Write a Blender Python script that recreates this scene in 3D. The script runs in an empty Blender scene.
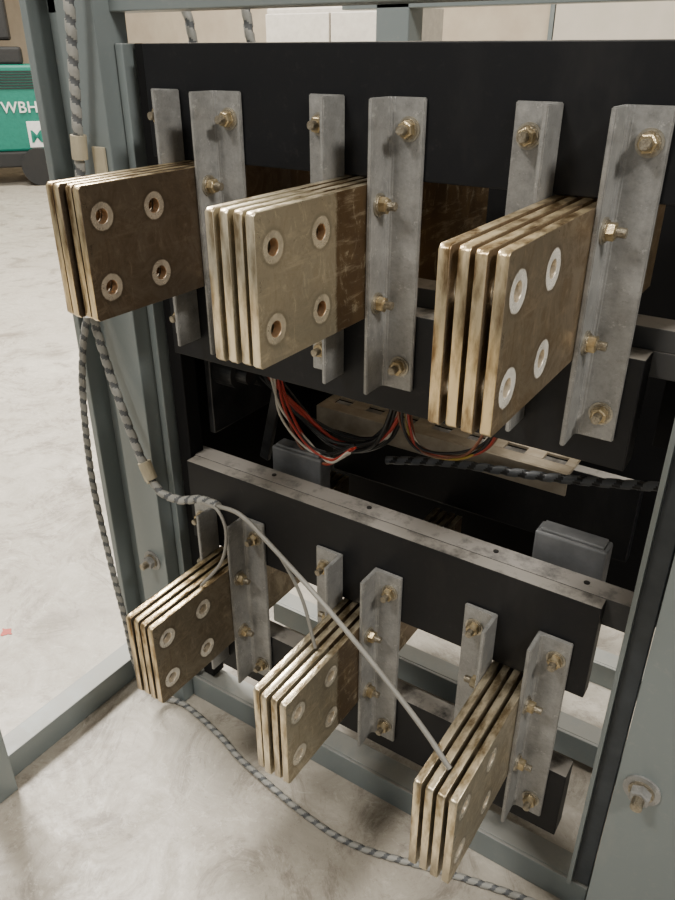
import bpy, bmesh, math, random
from mathutils import Vector, Matrix
random.seed(7)
D=bpy.data; C=bpy.context
def link(o,parent=None):
    C.scene.collection.objects.link(o)
    if parent: o.parent=parent
    return o
def empty(name,parent=None):
    return link(D.objects.new(name,None),parent)

# ---------------------------------------------------------------- materials
class NT:
    def __init__(s,name):
        s.m=D.materials.new(name); s.m.use_nodes=True
        s.t=s.m.node_tree; s.n=s.t.nodes; s.l=s.t.links
        s.b=s.n['Principled BSDF']
        s.tc=s.n.new('ShaderNodeTexCoord')
    def noise(s,scale,detail=6,rough=.6,vec=None,dist=0,stretch=None):
        n=s.n.new('ShaderNodeTexNoise'); n.inputs['Scale'].default_value=scale
        n.inputs['Detail'].default_value=detail; n.inputs['Roughness'].default_value=rough
        n.inputs['Distortion'].default_value=dist
        v=vec or s.tc.outputs['Object']
        if stretch:
            mp=s.n.new('ShaderNodeMapping'); mp.inputs['Scale'].default_value=stretch
            s.l.new(v,mp.inputs['Vector']); v=mp.outputs['Vector']
        s.l.new(v,n.inputs['Vector']); return n.outputs['Fac']
    def ramp(s,fac,a,b):
        r=s.n.new('ShaderNodeMapRange'); r.inputs['From Min'].default_value=a; r.inputs['From Max'].default_value=b
        s.l.new(fac,r.inputs['Value']); return r.outputs['Result']
    def mix(s,fac,a,b):
        m=s.n.new('ShaderNodeMix'); m.data_type='RGBA'
        for k,v in ((0,fac),(6,a),(7,b)):
            if isinstance(v,(int,float)): m.inputs[k].default_value=v
            elif isinstance(v,tuple): m.inputs[k].default_value=(*v,1) if len(v)==3 else v
            else: s.l.new(v,m.inputs[k])
        return m.outputs[2]
    def math(s,op,a,b=None):
        m=s.n.new('ShaderNodeMath'); m.operation=op
        for i,v in enumerate((a,b)):
            if v is None: continue
            if isinstance(v,(int,float)): m.inputs[i].default_value=v
            else: s.l.new(v,m.inputs[i])
        return m.outputs[0]
    def out(s,color=None,rough=.5,metal=0,bump=None,bd=.002,spec=.5):
        s.b.inputs['Specular IOR Level'].default_value=spec
        if isinstance(color,tuple): s.b.inputs['Base Color'].default_value=(*color,1)
        elif color is not None: s.l.new(color,s.b.inputs['Base Color'])
        if isinstance(rough,(int,float)): s.b.inputs['Roughness'].default_value=rough
        else: s.l.new(rough,s.b.inputs['Roughness'])
        if isinstance(metal,(int,float)): s.b.inputs['Metallic'].default_value=metal
        else: s.l.new(metal,s.b.inputs['Metallic'])
        if bump is not None:
            b=s.n.new('ShaderNodeBump'); b.inputs['Distance'].default_value=bd; b.inputs['Strength'].default_value=.6
            s.l.new(bump,b.inputs['Height']); s.l.new(b.outputs[0],s.b.inputs['Normal'])
        return s.m
def mat_noise(name,a,b,scale=20,rough=.6,metal=0,lo=.35,hi=.65,bd=.001,stretch=None):
    t=NT(name); f=t.ramp(t.noise(scale,stretch=stretch),lo,hi)
    return t.out(t.mix(f,a,b),rough,metal,bump=f,bd=bd)
def mat_dusty(name,base,dust,rough=.5,amt=.9,scale=14,metal=0,spec=.3,side=.10):
    t=NT(name); g=t.n.new('ShaderNodeNewGeometry'); sp=t.n.new('ShaderNodeSeparateXYZ')
    t.l.new(g.outputs['Normal'],sp.inputs[0])
    up=t.ramp(sp.outputs['Z'],.5,.9)
    nz=t.ramp(t.noise(scale,8,.7),.28,.5)
    f=t.math('MULTIPLY',t.math('MULTIPLY',up,nz),amt)
    speck=t.ramp(t.noise(60,8,.8),.56,.76)
    smear=t.ramp(t.noise(5,8,.7,stretch=(1,1,.4)),.55,.8)
    f2=t.math('MAXIMUM',f,t.math('MULTIPLY',t.math('MAXIMUM',speck,smear),side))
    return t.out(t.mix(f2,base,dust),t.math('ADD',t.math('MULTIPLY',f2,.4),rough),metal,spec=spec)
def plate_mat(name,front,back,ring,lim=.90,dark=.55,rr=.0213,metal=.85,ringmetal=.5):
    t=NT(name); sp=t.n.new('ShaderNodeSeparateXYZ'); t.l.new(t.tc.outputs['Object'],sp.inputs[0])
    y,z=sp.outputs['Y'],sp.outputs['Z']
    n1=t.noise(13,10,.75,dist=.9); n2=t.noise(45,8,.75); n3=t.noise(14,8,.7,stretch=(1,.8,5)); n4=t.noise(120,5,.8); n5=t.noise(26,10,.8,dist=1.5,stretch=(1,1,.5))
    fr=t.math('ADD',y,t.math('MULTIPLY',t.math('SUBTRACT',n1,.5),.03))
    frf=t.ramp(fr,lim+.002,lim-.004)
    base=t.mix(frf,back,front)
    k=t.ramp(n1,.44,.58); base=t.mix(t.math('MULTIPLY',k,dark),base,tuple(c*s for c,s in zip(front,(.42,.34,.25))))
    k5=t.ramp(n5,.55,.64); base=t.mix(t.math('MULTIPLY',k5,.45),base,tuple(min(1,c*1.9) for c in front))
    k2=t.ramp(n3,.54,.70); base=t.mix(t.math('MULTIPLY',k2,.4),base,tuple(min(1,c*1.6) for c in front))
    k3=t.ramp(n4,.58,.70); base=t.mix(t.math('MULTIPLY',k3,.45),base,tuple(c*.3 for c in front))
    dy=t.math('SUBTRACT',t.math('ABSOLUTE',t.math('SUBTRACT',y,.7965)),.0515)
    dz=t.math('SUBTRACT',t.math('ABSOLUTE',z),.052)
    d=t.math('SQRT',t.math('ADD',t.math('MULTIPLY',dy,dy),t.math('MULTIPLY',dz,dz)))
    rm=t.ramp(t.math('ADD',d,t.math('MULTIPLY',t.math('SUBTRACT',n2,.5),.005)),rr,rr-.0018)
    rc=t.mix(t.ramp(n2,.40,.64),ring,tuple(c*.62 for c in ring))
    base=t.mix(t.math('MULTIPLY',rm,.9),base,rc)
    o1=t.math('MULTIPLY',t.ramp(d,rr+.006,rr+.001),t.math('SUBTRACT',1.0,rm))
    base=t.mix(t.math('MULTIPLY',o1,.35),base,tuple(c*.3 for c in front))
    ro=t.math('SUBTRACT',t.ramp(n1,.03,1.18),t.math('MULTIPLY',rm,.10))
    mt=t.math('SUBTRACT',metal,t.math('MULTIPLY',rm,metal-ringmetal))
    return t.out(base,ro,mt,bump=n2,bd=.0005)

t=NT('concrete_floor_mat')
a=t.ramp(t.noise(1.3,8,.6,dist=.4),.3,.7); b=t.ramp(t.noise(6,12,.8,dist=.8),.40,.62); c=t.ramp(t.noise(2.6,12,.82,dist=2.0),.51,.60)
e=t.ramp(t.noise(15,12,.82,dist=2.0),.54,.62)
col=t.mix(a,(.37,.335,.28),(.49,.455,.39)); col=t.mix(t.math('MULTIPLY',b,.55),col,(.235,.208,.17)); col=t.mix(t.math('MULTIPLY',c,.6),col,(.15,.125,.10))
col=t.mix(t.math('MULTIPLY',e,.45),col,(.60,.56,.49))
sp=t.ramp(t.noise(90,6,.8),.60,.68); col=t.mix(t.math('MULTIPLY',sp,.5),col,(.13,.11,.09))
st=t.ramp(t.noise(3.3,4,.5,dist=.5),.60,.72); col=t.mix(t.math('MULTIPLY',st,.6),col,(.12,.095,.07))
M_floor=t.out(col,t.ramp(b,-1.2,2.2),0,bump=t.noise(30,8,.7),bd=.002)
M_wall=mat_noise('painted_wall_mat',(.50,.42,.32),(.58,.50,.39),3,.8)
M_wall2=mat_noise('pale_door_mat',(.60,.55,.46),(.66,.6,.51),3,.6)
M_ceil=mat_noise('ceiling_mat',(.6,.58,.54),(.7,.68,.64),2,.9)
M_frame=mat_dusty('painted_steel_frame_mat',(.19,.22,.222),(.34,.325,.29),.36,.6,10,.15,.5,.38)
M_frame_d=mat_noise('dark_steel_frame_mat',(.030,.038,.046),(.05,.06,.07),14,.45,.2)
t=NT('galvanised_steel_mat'); g1=t.noise(30,9,.78); g2=t.noise(6,6,.6,stretch=(3,3,.5)); g3=t.noise(150,4,.8); g4=t.noise(70,6,.8); g5=t.noise(9,10,.8,dist=1)
col=t.mix(t.ramp(g1,.34,.66),(.19,.19,.184),(.34,.338,.325)); col=t.mix(t.math('MULTIPLY',t.ramp(g2,.5,.75),.45),col,(.43,.425,.41)); col=t.mix(t.math('MULTIPLY',t.ramp(g3,.58,.70),.45),col,(.11,.105,.10))
col=t.mix(t.math('MULTIPLY',t.ramp(g4,.58,.66),.55),col,(.52,.51,.49)); col=t.mix(t.math('MULTIPLY',t.ramp(g5,.54,.64),.3),col,(.14,.13,.11))
M_galv=t.out(col,t.ramp(g1,-.2,1.3),.4,bump=g3,bd=.0005)
M_zinc=mat_noise('yellow_zinc_mat',(.30,.23,.12),(.60,.50,.33),60,.28,.85)
M_washer=mat_noise('washer_mat',(.30,.27,.21),(.46,.43,.36),60,.35,.8)
M_thread=mat_noise('bolt_thread_mat',(.22,.19,.14),(.40,.36,.28),200,.4,.8)
M_black=mat_dusty('black_insulating_board_mat',(.0045,.005,.0065),(.30,.28,.25),.5,.9,14,0,.3,.05)
M_black2=mat_dusty('black_interior_mat',(.004,.004,.0045),(.05,.047,.042),.7,.5,14,0,.2,.05)
M_dusty=mat_dusty('dusty_channel_mat',(.06,.06,.06),(.30,.28,.255),.6,.95,22)
M_block=mat_noise('grey_support_mat',(.15,.155,.16),(.22,.225,.23),20,.5,.3)
M_tray=mat_noise('dusty_tray_mat',(.30,.245,.17),(.46,.39,.29),18,.6)
M_edge=mat_noise('brass_edge_mat',(.17,.105,.045),(.76,.61,.37),26,.28,.85,.36,.58,.0008,stretch=(2,1,.5))
M_edge2=mat_noise('plated_edge_mat',(.27,.20,.11),(.80,.70,.50),26,.28,.85,.36,.58,.0008,stretch=(2,1,.5))
M_bore=mat_noise('silver_bore_mat',(.50,.41,.29),(.80,.72,.58),60,.28,.5)
M_bore2=mat_noise('copper_bore_mat',(.36,.21,.11),(.55,.37,.22),60,.3,.7)
M_wrapA=mat_noise('spiral_wrap_light_mat',(.24,.24,.22),(.33,.325,.30),30,.55)
M_wrapB=mat_noise('spiral_wrap_dark_mat',(.07,.075,.08),(.11,.115,.12),30,.6)
def flat(name,c,r=.5,m=0): return mat_noise(name,tuple(x*.85 for x in c),c,25,r,m)
M_wire=flat('grey_wire_mat',(.24,.23,.205),.5)
M_wblk=flat('black_wire_mat',(.008,.008,.008),.4)
M_wred=flat('red_wire_mat',(.40,.035,.02),.4)
M_wwht=flat('white_wire_mat',(.58,.54,.46),.4)
M_wyel=flat('yellow_wire_mat',(.4,.27,.04),.4)
M_worg=flat('brown_wire_mat',(.22,.08,.04),.4)
M_tape=flat('masking_tape_mat',(.42,.37,.26),.7)
M_teal=flat('teal_paint_mat',(.0,.17,.12),.45)
M_white=flat('white_paint_mat',(.75,.75,.72),.5)
M_orange=flat('orange_paint_mat',(.40,.13,.03),.5)
M_cab=flat('cabinet_paint_mat',(.56,.52,.45),.5)
M_rub=flat('rubber_mat',(.012,.012,.012),.7)

# ---------------------------------------------------------------- mesh helpers
def bm_obj(name,bm,mats,parent=None,loc=(0,0,0),smooth=False):
    me=D.meshes.new(name); bm.normal_update(); bm.to_mesh(me); bm.free()
    for m in (mats if isinstance(mats,(list,tuple)) else [mats]): me.materials.append(m)
    if smooth:
        for p in me.polygons: p.use_smooth=True
    o=D.objects.new(name,me); o.location=loc; return link(o,parent)
def bm_box(bm,x0,x1,y0,y1,z0,z1,bev=0,mi=0):
    r=bmesh.ops.create_cube(bm,size=1)
    vs=r['verts']
    for v in vs:
        v.co=Vector((x0 if v.co.x<0 else x1,y0 if v.co.y<0 else y1,z0 if v.co.z<0 else z1))
    fs=set(f for v in vs for f in v.link_faces)
    for f in fs: f.material_index=mi
    if bev:
        es=set(e for v in vs for e in v.link_edges)
        bmesh.ops.bevel(bm,geom=list(es),offset=bev,segments=2,affect='EDGES',profile=.5)
def box(name,x0,x1,y0,y1,z0,z1,mat,parent=None,bev=.002):
    bm=bmesh.new(); cx,cy,cz=(x0+x1)/2,(y0+y1)/2,(z0+z1)/2
    bm_box(bm,x0-cx,x1-cx,y0-cy,y1-cy,z0-cz,z1-cz,bev)
    return bm_obj(name,bm,mat,parent,(cx,cy,cz))
def prism(name,pts,z0,z1,mat,parent=None,bev=.0015,loc=(0,0,0)):
    bm=bmesh.new()
    lo=[bm.verts.new((x,y,z0)) for x,y in pts]; hi=[bm.verts.new((x,y,z1)) for x,y in pts]
    n=len(pts)
    bm.faces.new(lo[::-1]); bm.faces.new(hi)
    for i in range(n): bm.faces.new((lo[i],lo[(i+1)%n],hi[(i+1)%n],hi[i]))
    bmesh.ops.recalc_face_normals(bm,faces=bm.faces)
    if bev: bmesh.ops.bevel(bm,geom=list(bm.edges),offset=bev,segments=2,affect='EDGES')
    return bm_obj(name,bm,mat,parent,loc)
def cyl(bm,r,z0,z1,seg=20,mi=0,mat=None,r2=None):
    res=bmesh.ops.create_cone(bm,cap_ends=True,segments=seg,radius1=r,radius2=r2 or r,depth=z1-z0)
    mt=Matrix.Translation((0,0,(z0+z1)/2))
    if mat: mt=mat@mt
    bmesh.ops.transform(bm,matrix=mt,verts=res['verts'])
    for f in set(f for v in res['verts'] for f in v.link_faces): f.material_index=mi

def bolt_mesh(mats,wr=.0175):
    bm=bmesh.new()
    cyl(bm,wr,0,.003,28,2)
    cyl(bm,.0145,.003,.0055,24,1)
    cyl(bm,.0125,.0055,.0155,6,0)
    cyl(bm,.0122,.0155,.0168,6,0,r2=.0100)
    for i in range(6):
        z=.0168+i*.0022; cyl(bm,.0068,z,z+.0013,14,1); cyl(bm,.0058,z+.0013,z+.0022,14,1)
    me=D.meshes.new('bolt'); bm.to_mesh(me); bm.free()
    for m in mats: me.materials.append(m)
    return me
BOLT=bolt_mesh((M_zinc,M_thread,M_washer)); ANCH=bolt_mesh((M_galv,M_thread,M_galv),.021)
def bolt(name,loc,axis,parent,s=1,me=None):
    o=D.objects.new(name,me or BOLT); o.location=loc; o.scale=(s,s,s)
    q=Vector(axis).to_track_quat('Z','Y'); o.rotation_mode='QUATERNION'
    o.rotation_quaternion=q@Matrix.Rotation(random.uniform(0,1),3,'Z').to_quaternion()
    return link(o,parent)

# ---------------------------------------------------------------- angle brackets
TH=.0075
def bracket(face_x,z0,side,fwd=.057,w=.060):
    p=empty('angle_bracket'); p.location=(face_x,1.0,(z0+z0-.43)/2)
    s=side; g=s*.0004
    r=.006
    prof=[(g,0),(g,-fwd),(s*TH,-fwd),(s*TH,-TH-r),(s*(TH+r*.3),-TH-r*.3),(s*(TH+r),-TH),(s*w,-TH),(s*w,0)]
    o=prism('angle_section',prof,-.215,.215,M_galv,p)
    fx=s*.038
    bolt('flange_bolt_1',(fx,-TH,.175),(0,-1,0),p,.95); bolt('flange_bolt_2',(fx,-TH,-.175),(0,-1,0),p,.95)
    for i,z in enumerate((.075,-.070)):
        bolt('clamp_bolt_%d'%(i+1),(s*TH,-.034,z),(s,0,0),p,.95)
    return p
RF=[-.896,-.571,-.251]
TK=.072
ZT=-.055; ZS=-.8055
for dz in (0,ZS):
    for f in RF:
        bracket(f,ZT+dz,1); bracket(f-TK,ZT+dz,-1)

# ---------------------------------------------------------------- busbar stacks
def plate_mesh_into(bm,xoff,y0,y1,h,th,yj):
    cu=D.curves.new('tmp','CURVE'); cu.dimensions='2D'; cu.fill_mode='BOTH'; cu.extrude=th/2-.0012; cu.bevel_depth=.0012; cu.bevel_resolution=1
    def spl(pts):
        s=cu.splines.new('POLY'); s.points.add(len(pts)-1); s.use_cyclic_u=True
        for i,q in enumerate(pts): s.points[i].co=(q[0],q[1],0,1)
    k=.004
    spl([(y0+k,-h),(y1,-h),(y1,h),(y0+k,h),(y0,h-k),(y0,-h+k)])
    for cy in (.745,.848):
        for cz in (-.052,.052):
            spl([(cy+.0118*math.cos(a*math.tau/28),cz+.0118*math.sin(a*math.tau/28)) for a in range(28)])
    o=D.objects.new('tmp',cu); C.scene.collection.objects.link(o)
    dg=C.evaluated_depsgraph_get(); me=D.meshes.new_from_object(o.evaluated_get(dg))
    me.transform(Matrix(((0,0,1,xoff),(1,0,0,yj),(0,1,0,0),(0,0,0,1))))
    bm.from_mesh(me); D.objects.remove(o); D.curves.remove(cu); D.meshes.remove(me)
def stack(f,zc,ysh,mat,far=1.405,edge=None,bore=None):
    bm=bmesh.new(); th=.0128; gap=(TK-4*th)/3
    for i in range(4):
        x=-TK/2+th/2+i*(th+gap)
        plate_mesh_into(bm,x,.711,far,.0965,th,random.uniform(-.005,.004) if i<3 else 0)
    bm.normal_update()
    for fc in bm.faces:
        if abs(fc.normal.x)>.7: fc.material_index=0
        else:
            c=fc.calc_center_median(); dy=abs(c.y-.7965)-.0515; dz=abs(c.z)-.052
            fc.material_index=2 if math.hypot(dy,dz)<.022 else 1
    return bm_obj('busbar_stack',bm,[mat,edge or M_edge,bore or M_bore2],None,(f-TK/2,ysh,zc))
pA=plate_mat('tarnished_copper_mat',(.18,.14,.10),(.13,.09,.055),(.46,.39,.30),1.2,.6)
pB=plate_mat('silver_plated_mat',(.54,.48,.35),(.15,.095,.05),(.56,.49,.36),.885,.3)
pC=plate_mat('worn_copper_mat',(.40,.31,.205),(.26,.19,.11),(.98,.94,.84),1.2,.62,.0236,.85,.3)
pD=plate_mat('dull_copper_mat',(.29,.245,.18),(.15,.115,.075),(.78,.72,.61),1.2,.5,ringmetal=.4)
pE=plate_mat('light_plated_mat',(.52,.46,.34),(.18,.125,.075),(.70,.64,.52),.87,.42)
pF=plate_mat('half_plated_mat',(.50,.44,.33),(.20,.145,.09),(.70,.64,.52),1.0,.45)
zc=-.2625; zl=-1.067
stack(RF[0],zc,0,pA); stack(RF[1],zc,-.018,pB,edge=M_edge2); stack(RF[2],zc,-.036,pC,bore=M_bore)
stack(RF[0],zl,.012,pD,bore=M_bore); stack(RF[1],zl,0,pE,edge=M_edge2,bore=M_bore); stack(RF[2],zl,-.01,pF,edge=M_edge2,bore=M_bore)

# ---------------------------------------------------------------- insulating boards
box('insulating_board',-1.045,-.17,1.0005,1.045,-.164,.012,M_black)
box('insulating_board',-1.045,-.17,1.0005,1.045,-.53,-.361,M_black)
box('insulating_board',-1.045,-.16,1.0005,1.03,-.968,-.775,M_black)
box('insulating_board',-1.045,-.16,1.0005,1.045,-1.33,-1.166,M_black)
SC=empty('support_channel')
box('channel_body',-1.075,-.112,1.032,1.075,-.83,-.776,M_dusty,SC)
bm=bmesh.new()
for x in (-.85,-.62,-.36,-.2): cyl(bm,.005,-.776,-.7745,12,0,Matrix.Translation((x,1.055,0)))
bm_obj('channel_screws',bm,M_black2,SC)
SC=empty('support_channel')
box('channel_base',-1.075,.1,1.047,1.10,-.40,-.362,M_dusty,SC)
for i,(xa,xb) in enumerate(((-1.075,-.972),(-.892,-.647),(-.567,-.327),(-.247,.1))):
    box('channel_riser_%d'%i,xa,xb,1.047,1.10,-.362,-.330,M_dusty,SC)
CO=empty('breaker_compartment')
box('rear_board',-.95,-.2,1.425,1.455,-.965,-.78,M_black,CO)
box('dark_back_fill',-1.078,.3,1.50,1.52,-1.16,.0,M_black2,CO)  # dark sheet added to fill the gap behind and keep the interior dark
box('dark_side_fill',-1.090,-1.078,1.063,1.52,-1.0,-.0,M_black2,CO)  # black sheet added to cap light entering the compartment from the left
box('side_board',-.155,.10,1.105,1.13,-.53,-.345,M_black2,CO)
for x in (-.89,-.31):
    g=empty('pole_support_block'); g.location=(x+.0625,1.12,-.78)
    box('block_body',-.0625,.0625,-.02,.02,-.12,.042,M_block,g,.004)
    box('block_cap',-.055,.055,-.015,.015,.042,.048,M_block,g,.002)

# ---------------------------------------------------------------- frame
F=empty('switchgear_frame')
def cpost(name,x0,x1,y0,parent,depth=.07,th=.006,zt=.35):
    prof=[(x0,y0),(x1,y0),(x1,y0+depth),(x1-.02,y0+depth),(x1-.02,y0+depth-th),(x1-th,y0+depth-th),(x1-th,y0+th),(x0+th,y0+th),(x0+th,y0+depth-th),(x0+.02,y0+depth-th),(x0+.02,y0+depth),(x0,y0+depth)]
    return prism(name,prof,-1.5,zt,M_frame,parent,.001)
cpost('post_1',-1.205,-1.112,.965,F)
box('post_1_flange',-1.285,-1.268,.955,1.05,-1.5,.35,M_frame,F)
box('post_1_web',-1.268,-1.205,1.0,1.006,-1.5,.35,M_frame,F)
box('post_1_inner_strip',-1.110,-1.092,1.0,1.06,-1.42,.012,M_frame,F)
box('post_1_inner_panel',-1.084,-1.05,1.02,1.06,-1.42,.012,M_black2,F)
cpost('post_2',-.075,.105,.955,F)
box('post_2_inner_strip',-.112,-.08,1.0,1.012,-1.42,.35,M_frame_d,F)
box('post_2_inner_lip',-.118,-.110,.985,1.012,-1.42,.35,M_frame,F,.001)
box('post_3',-1.19,-1.09,2.0,2.08,-1.5,.35,M_frame,F)
box('post_4',.0,.1,2.0,2.08,-1.5,.35,M_frame,F)
box('post_5',-1.33,-1.25,.50,.565,-1.5,.35,M_frame,F)
box('top_beam',-1.3,.12,1.0,1.06,.058,.16,M_frame,F)
box('rear_beam',-1.3,.12,2.0,2.05,.10,.16,M_frame,F)
def lsill(name,x0,x1,y0,y1,z0,z1):
    box(name+'_web',x0,x1,y0,y0+.008,z0,z1,M_frame,F); box(name+'_top',x0,x1,y0+.008,y1,z1-.008,z1,M_frame,F); box(name+'_foot',x0,x1,y0+.008,y1,z0,z0+.008,M_frame,F)
lsill('sill_front',-1.11,-.08,1.0,1.06,-1.5,-1.43)
lsill('sill_rear',-1.09,.0,1.62,1.68,-1.5,-1.43)
lsill('sill_mid',-1.09,.0,1.32,1.38,-1.47,-1.40)
box('sill_left',-1.345,-1.285,.567,2.0,-1.5,-1.43,M_frame,F)
box('sill_right',.03,.105,1.05,2.0,-1.5,-1.43,M_frame,F)
bolt('anchor_bolt_1',(-1.155,.965,-1.06),(0,-1,0),F,1.2,ANCH)
bolt('anchor_bolt_2',(-.035,.955,-1.06),(0,-1,0),F,1.4,ANCH)
box('cross_rail_1',-1.09,.0,1.75,1.8,-1.15,-1.08,M_frame,F)

# tray with slots
T=empty('slotted_tray')
xs=[-.86,-.78,-.70,-.62,-.54,-.46,-.38,-.30]
box('tray_rail_1',-.86,-.30,1.23,1.26,-.69,-.684,M_tray,T,.001)
box('tray_rail_2',-.86,-.30,1.29,1.34,-.69,-.684,M_tray,T,.001)
for i,x in enumerate(xs): box('tray_web_%d'%i,x-.018 if i else x,x+.018 if i<7 else x,1.26,1.29,-.69,-.684,M_tray,T,0)
box('tray_lip',-.86,-.30,1.225,1.23,-.73,-.684,M_tray,T,.001)

# interlock mechanism at left interior
K=empty('shutter_mechanism')
M_mech=mat_noise('mechanism_mat',(.018,.018,.019),(.045,.045,.045),20,.32,.3)
box('mechanism_plate',-1.045,-1.03,1.08,1.30,-.74,-.535,M_mech,K)
bm=bmesh.new(); R=Matrix.Rotation(math.pi/2,4,'Y')
cyl(bm,.034,0,.05,28,0,Matrix.Translation((-1.03,1.12,-.60))@R); cyl(bm,.02,.05,.08,20,0,Matrix.Translation((-1.03,1.12,-.60))@R)
cyl(bm,.028,0,.05,28,0,Matrix.Translation((-1.03,1.2,-.63))@R); cyl(bm,.012,.05,.09,16,0,Matrix.Translation((-1.03,1.2,-.63))@R)
bm_obj('rollers',bm,M_mech,K)
bm=bmesh.new(); bm_box(bm,-.012,.012,-.006,.006,-.16,.16,.002)
o=bm_obj('mechanism_link',bm,M_mech,K,(-.92,1.16,-.66)); o.rotation_euler=(0,math.radians(14),0)
box('mechanism_lip',-1.03,-.86,1.10,1.115,-.556,-.535,M_mech,K)

# ---------------------------------------------------------------- cables
def catmull(pts,n=16):
    P=[Vector(p) for p in pts]; P=[P[0]*2-P[1]]+P+[P[-1]*2-P[-2]]; out=[]
    for i in range(1,len(P)-2):
        a,b,c,d=P[i-1:i+3]
        for k in range(n):
            t=k/n; out.append(.5*((2*b)+(-a+c)*t+(2*a-5*b+4*c-d)*t*t+(-a+3*b-3*c+d)*t**3))
    out.append(P[-2]); return out
def resample(pts,step):
    out=[pts[0].copy()]; acc=0
    for a,b in zip(pts,pts[1:]):
        L=(b-a).length; d=step-acc
        while d<=L:
            out.append(a.lerp(b,d/L)); d+=step
        acc=L-(d-step)
    return out
def helix_cable(name,pts,r=.009,pitch=.032,parent=None,mats=None):
    P=resample(catmull(pts),pitch/10); N=16; bm=bmesh.new(); rings=[]
    up=Vector((.3,.2,1)).normalized()
    for i,p in enumerate(P):
        tn=(P[min(i+1,len(P)-1)]-P[max(i-1,0)]).normalized()
        up=(up-tn*up.dot(tn)).normalized(); bi=tn.cross(up)
        ring=[]
        for k in range(N):
            ph=(k/N+i/10)%1; rr=r*(1.0 if ph<.62 else .82)
            th=k*math.tau/N; ring.append(bm.verts.new(p+(up*math.cos(th)+bi*math.sin(th))*rr))
        rings.append(ring)
    for i in range(len(rings)-1):
        for k in range(N):
            f=bm.faces.new((rings[i][k],rings[i][(k+1)%N],rings[i+1][(k+1)%N],rings[i+1][k]))
            f.material_index=0 if (((k+.5)/N+(i+.5)/10)%1)<.62 else 1
            f.smooth=True
    bm.faces.new(rings[0][::-1]); bm.faces.new(rings[-1])
    bmesh.ops.recalc_face_normals(bm,faces=bm.faces)
    return bm_obj(name,bm,mats or [M_wrapA,M_wrapB],parent)
def wire(name,pts,r,mat,parent=None):
    P=catmull(pts,8); cu=D.curves.new(name,'CURVE'); cu.dimensions='3D'; cu.bevel_depth=r; cu.bevel_resolution=3; cu.use_fill_caps=True
    s=cu.splines.new('POLY'); s.points.add(len(P)-1)
    for i,q in enumerate(P): s.points[i].co=(*q,1)
    cu.materials.append(mat); return link(D.objects.new(name,cu),parent)

S1=empty('sensing_cable')
helix_cable('wrapped_trunk',[(-1.10,.935,.33),(-1.13,.935,.073),(-1.169,.94,-.17),(-1.20,.94,-.40),(-1.19,.94,-.52),(-1.127,.93,-.694),(-1.073,.93,-.81),(-1.01,.93,-.825),(-.945,.93,-.803),(-.88,.915,-.788)],.0092,.030,S1)
wire('lead_1',[(-.89,.915,-.79),(-.812,.9,-.776),(-.726,.88,-.80),(-.588,.84,-.839),(-.462,.8,-.879),(-.346,.76,-.92),(-.283,.74,-.957)],.0045,M_wire,S1)
wire('lead_2',[(-.74,.885,-.795),(-.69,.87,-.815),(-.645,.865,-.88),(-.607,.85,-.966)],.0033,M_wire,S1)
wire('lead_3',[(-.93,.92,-.80),(-.875,.905,-.79),(-.85,.898,-.83),(-.862,.89,-.90),(-.905,.87,-.965)],.0033,M_wire,S1)
bm=bmesh.new()
for p,ax in (((-1.165,.94,-.15),(.1,0,1)),((-1.09,.93,-.78),(.4,0,-1))):
    q=Vector(ax).to_track_quat('Z','Y').to_matrix().to_4x4(); cyl(bm,.014,-.02,.02,16,0,Matrix.Translation(p)@q)
bm_obj('tape_wraps',bm,M_tape,S1)
box('tape_tag',-1.155,-1.125,.958,.9640,-.20,-.15,M_tape,S1,.001)
wire('cable_tie',[(-1.12,.94,-.77),(-1.105,.925,-.775),(-1.075,.915,-.80)],.003,M_tape,S1)
helix_cable('hanging_cable',[(-1.193,.92,-.46),(-1.21,.91,-.53),(-1.223,.9,-.639),(-1.24,.9,-.836),(-1.227,.9,-1.048),(-1.209,.9,-1.22),(-1.20,.905,-1.38),(-1.16,.93,-1.47),(-1.10,.955,-1.491),(-.96,.93,-1.491),(-.835,.897,-1.491),(-.561,.864,-1.491),(-.33,.922,-1.491),(-.158,.96,-1.491),(-.09,.94,-1.491)],.0075,.028)
helix_cable('wrapped_cable',[(-.66,1.19,-.745),(-.523,1.2,-.715),(-.326,1.2,-.685),(-.12,1.2,-.64),(.05,1.2,-.6)],.009,.034,None,[M_wrapB,M_wblk])
helix_cable('wrapped_cable',[(-1.08,1.3,.30),(-1.065,1.3,.078),(-1.04,1.3,-.1),(-1.03,1.3,-.3)],.010,.034)
helix_cable('wrapped_cable',[(-1.26,1.3,.30),(-1.24,1.3,.12),(-1.21,1.3,.03),(-1.20,1.3,-.2)],.010,.034)
def harness(path,cols,spread,r):
    H=empty('wire_harness')
    for i,m in enumerate(cols):
        o=Vector([random.uniform(-1,1)*spread for _ in range(3)])
        pts=[Vector(p)+o*(.6+.8*math.sin(j*1.7+i))+Vector([random.uniform(-.3,.3)*spread for _ in range(3)]) for j,p in enumerate(path)]
        wire('wire_%d'%i,pts,r,m,H)
    return H
b,rd,w,yl,og=M_wblk,M_wred,M_wwht,M_wyel,M_worg
harness([(-1.0,1.16,-.54),(-.939,1.15,-.60),(-.85,1.15,-.672),(-.749,1.15,-.722),(-.654,1.15,-.675),(-.614,1.15,-.572),(-.60,1.15,-.50)],[b,b,b,b,b,rd,b,b,w,b,rd,b],.014,.0042)
harness([(-.89,1.13,-.58),(-.86,1.12,-.65),(-.81,1.12,-.715),(-.745,1.11,-.735),(-.69,1.11,-.69)],[rd,w,b,rd,og,rd,w],.012,.0026)
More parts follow.
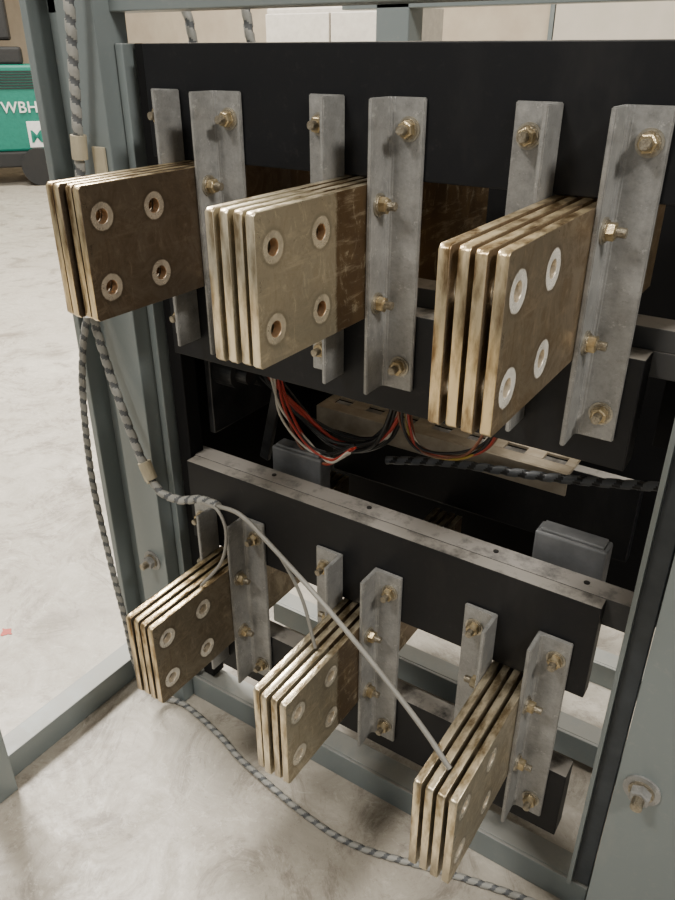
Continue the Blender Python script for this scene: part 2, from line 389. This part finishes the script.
harness([(-.60,1.14,-.52),(-.59,1.14,-.618),(-.556,1.14,-.668),(-.473,1.14,-.660),(-.42,1.14,-.60),(-.41,1.14,-.5)],[rd,og,w,b,b,yl,b,og],.010,.0028)

# ---------------------------------------------------------------- background
W=empty('engine_welder'); W.location=(-9.01,5.86,-1.5); W.rotation_euler=(0,0,math.radians(52.7))
box('body',-.8,.8,.0,.9,.40,1.36,M_teal,W,.03)
box('chassis',-.85,.85,-.05,.95,.22,.40,M_rub,W,.02)
box('engine_cover',-.75,.6,.05,.85,1.36,1.55,M_rub,W,.03)
box('control_panel',-.75,.35,.15,.85,1.55,1.62,M_orange,W,.02)
box('exhaust_cover',-.75,.5,.2,.85,1.62,2.1,M_rub,W,.03)
bm=bmesh.new(); RX=Matrix.Rotation(math.pi/2,4,'X')
for x in (-.6,.6):
    for y in (-.02,.92): cyl(bm,.22,-.08,.08,28,0,Matrix.Translation((x,y,.22))@RX)
bm_obj('wheels',bm,M_rub,W)
for i in range(7): box('louvre_%d'%i,.15,.74,-.012,.0,1.10+i*.03,1.115+i*.03,M_rub,W,0)
box('logo_panel',.52,.79,-.012,-.0,.44,.74,M_white,W,.004)
def text(s,x,z,size,mat):
    c=D.curves.new('lettering','FONT'); c.body=s; c.size=size; c.extrude=.004; c.offset=.002; c.space_character=1.05; c.materials.append(mat)
    o=D.objects.new('lettering',c); o.location=(x,-.014,z); o.rotation_euler=(math.pi/2,0,0); link(o,W)
text('WBH-1',.27,.84,.175,M_white); text('Mi',.54,.50,.2,M_teal)
CB=empty('storage_cabinet'); CB.location=(-2.8,4.2,-1.5)
box('carcass',-.48,.48,0,.5,.06,1.73,M_cab,CB,.01)
for i,x in enumerate((-.24,.24)):
    box('door_leaf_%d'%i,x-.235,x+.235,-.02,0,.1,1.70,M_cab,CB,.006)
box('handle',-.03,.03,-.045,-.02,.85,1.0,M_rub,CB,.004); box('plinth',-.46,.46,.02,.48,0,.06,M_rub,CB,0)

box('floor',-15,6,-4,9,-1.6,-1.5,M_floor,None,0)
bm=bmesh.new(); vs=[bm.verts.new(((.017+.005*math.sin(3*a)+.003*math.sin(7*a))*math.cos(a),(.014+.004*math.cos(4*a))*math.sin(a),0)) for a in [i*math.tau/40 for i in range(40)]]
bm.faces.new(vs); r=bmesh.ops.extrude_face_region(bm,geom=bm.faces[:]); bmesh.ops.translate(bm,verts=[v for v in r['geom'] if isinstance(v,bmesh.types.BMVert)],vec=(0,0,.0015)); bmesh.ops.recalc_face_normals(bm,faces=bm.faces)
bm_obj('red_paint_spot',bm,flat('red_paint_mat',(.45,.06,.04),.5),None,(-1.735,.877,-1.4999))
box('wall_back',-15,6,9,9.1,-1.5,3.2,M_wall,None,0)
box('wall_left',-15,-14.9,-4,9,-1.5,3.2,M_wall,None,0)
box('ceiling',-15,6,-4,9.1,3.2,3.3,M_ceil,None,0)
box('door_1',-3.1,1.5,8.90,8.96,-1.5,2.2,M_wall2,None,.01)
for i,x in enumerate((-3.16,1.51)): box('trim_%d'%(i+1),x,x+.05,8.90,8.99,-1.5,2.25,M_frame,None,.005)

# ---------------------------------------------------------------- lights
def area(name,loc,target,size,power,col):
    l=D.lights.new(name,'AREA'); l.shape='RECTANGLE'; l.size=size[0]; l.size_y=size[1]; l.energy=power; l.color=col
    o=D.objects.new(name,l); o.location=loc; o.rotation_euler=(Vector(target)-Vector(loc)).to_track_quat('-Z','Y').to_euler(); return link(o)
area('unseen_light',(-4.1,1.6,3.1),(-3.9,1.4,-1.5),(1.4,.8),780,(1,.96,.89))  # unseen lamp added to brighten the floor left of the cabinet
area('unseen_light',(-1.6,-1.6,3.0),(-.8,.8,-.8),(.9,.4),125,(1,.955,.88))
area('unseen_light',(2.0,.1,2.2),(-.6,.9,-.5),(.8,.4),115,(1,.955,.88))  # unseen side fill, added so the right-hand plate faces catch light
area('unseen_light',(-7,5.5,3.1),(-7,5.5,-1.5),(2.5,1.2),360,(1,.955,.86))
area('unseen_light',(-1.5,6.2,3.1),(-1.5,6.4,-1.5),(2,.8),130,(1,.955,.86))
w=D.worlds.new('world'); C.scene.world=w; w.use_nodes=True
w.node_tree.nodes['Background'].inputs[0].default_value=(.93,.94,.94,1); w.node_tree.nodes['Background'].inputs[1].default_value=.31

# ---------------------------------------------------------------- camera
cam=D.cameras.new('camera'); co=D.objects.new('camera',cam); link(co)
cam.sensor_fit='VERTICAL'; cam.sensor_height=36; cam.lens=30; cam.clip_start=.01; cam.clip_end=60
yaw=math.radians(33.3); p=math.radians(28)
fwd=Vector((-math.sin(yaw)*math.cos(p),math.cos(yaw)*math.cos(p),-math.sin(p)))
co.location=(0,0,0); co.rotation_euler=fwd.to_track_quat('-Z','Y').to_euler()
C.scene.camera=co
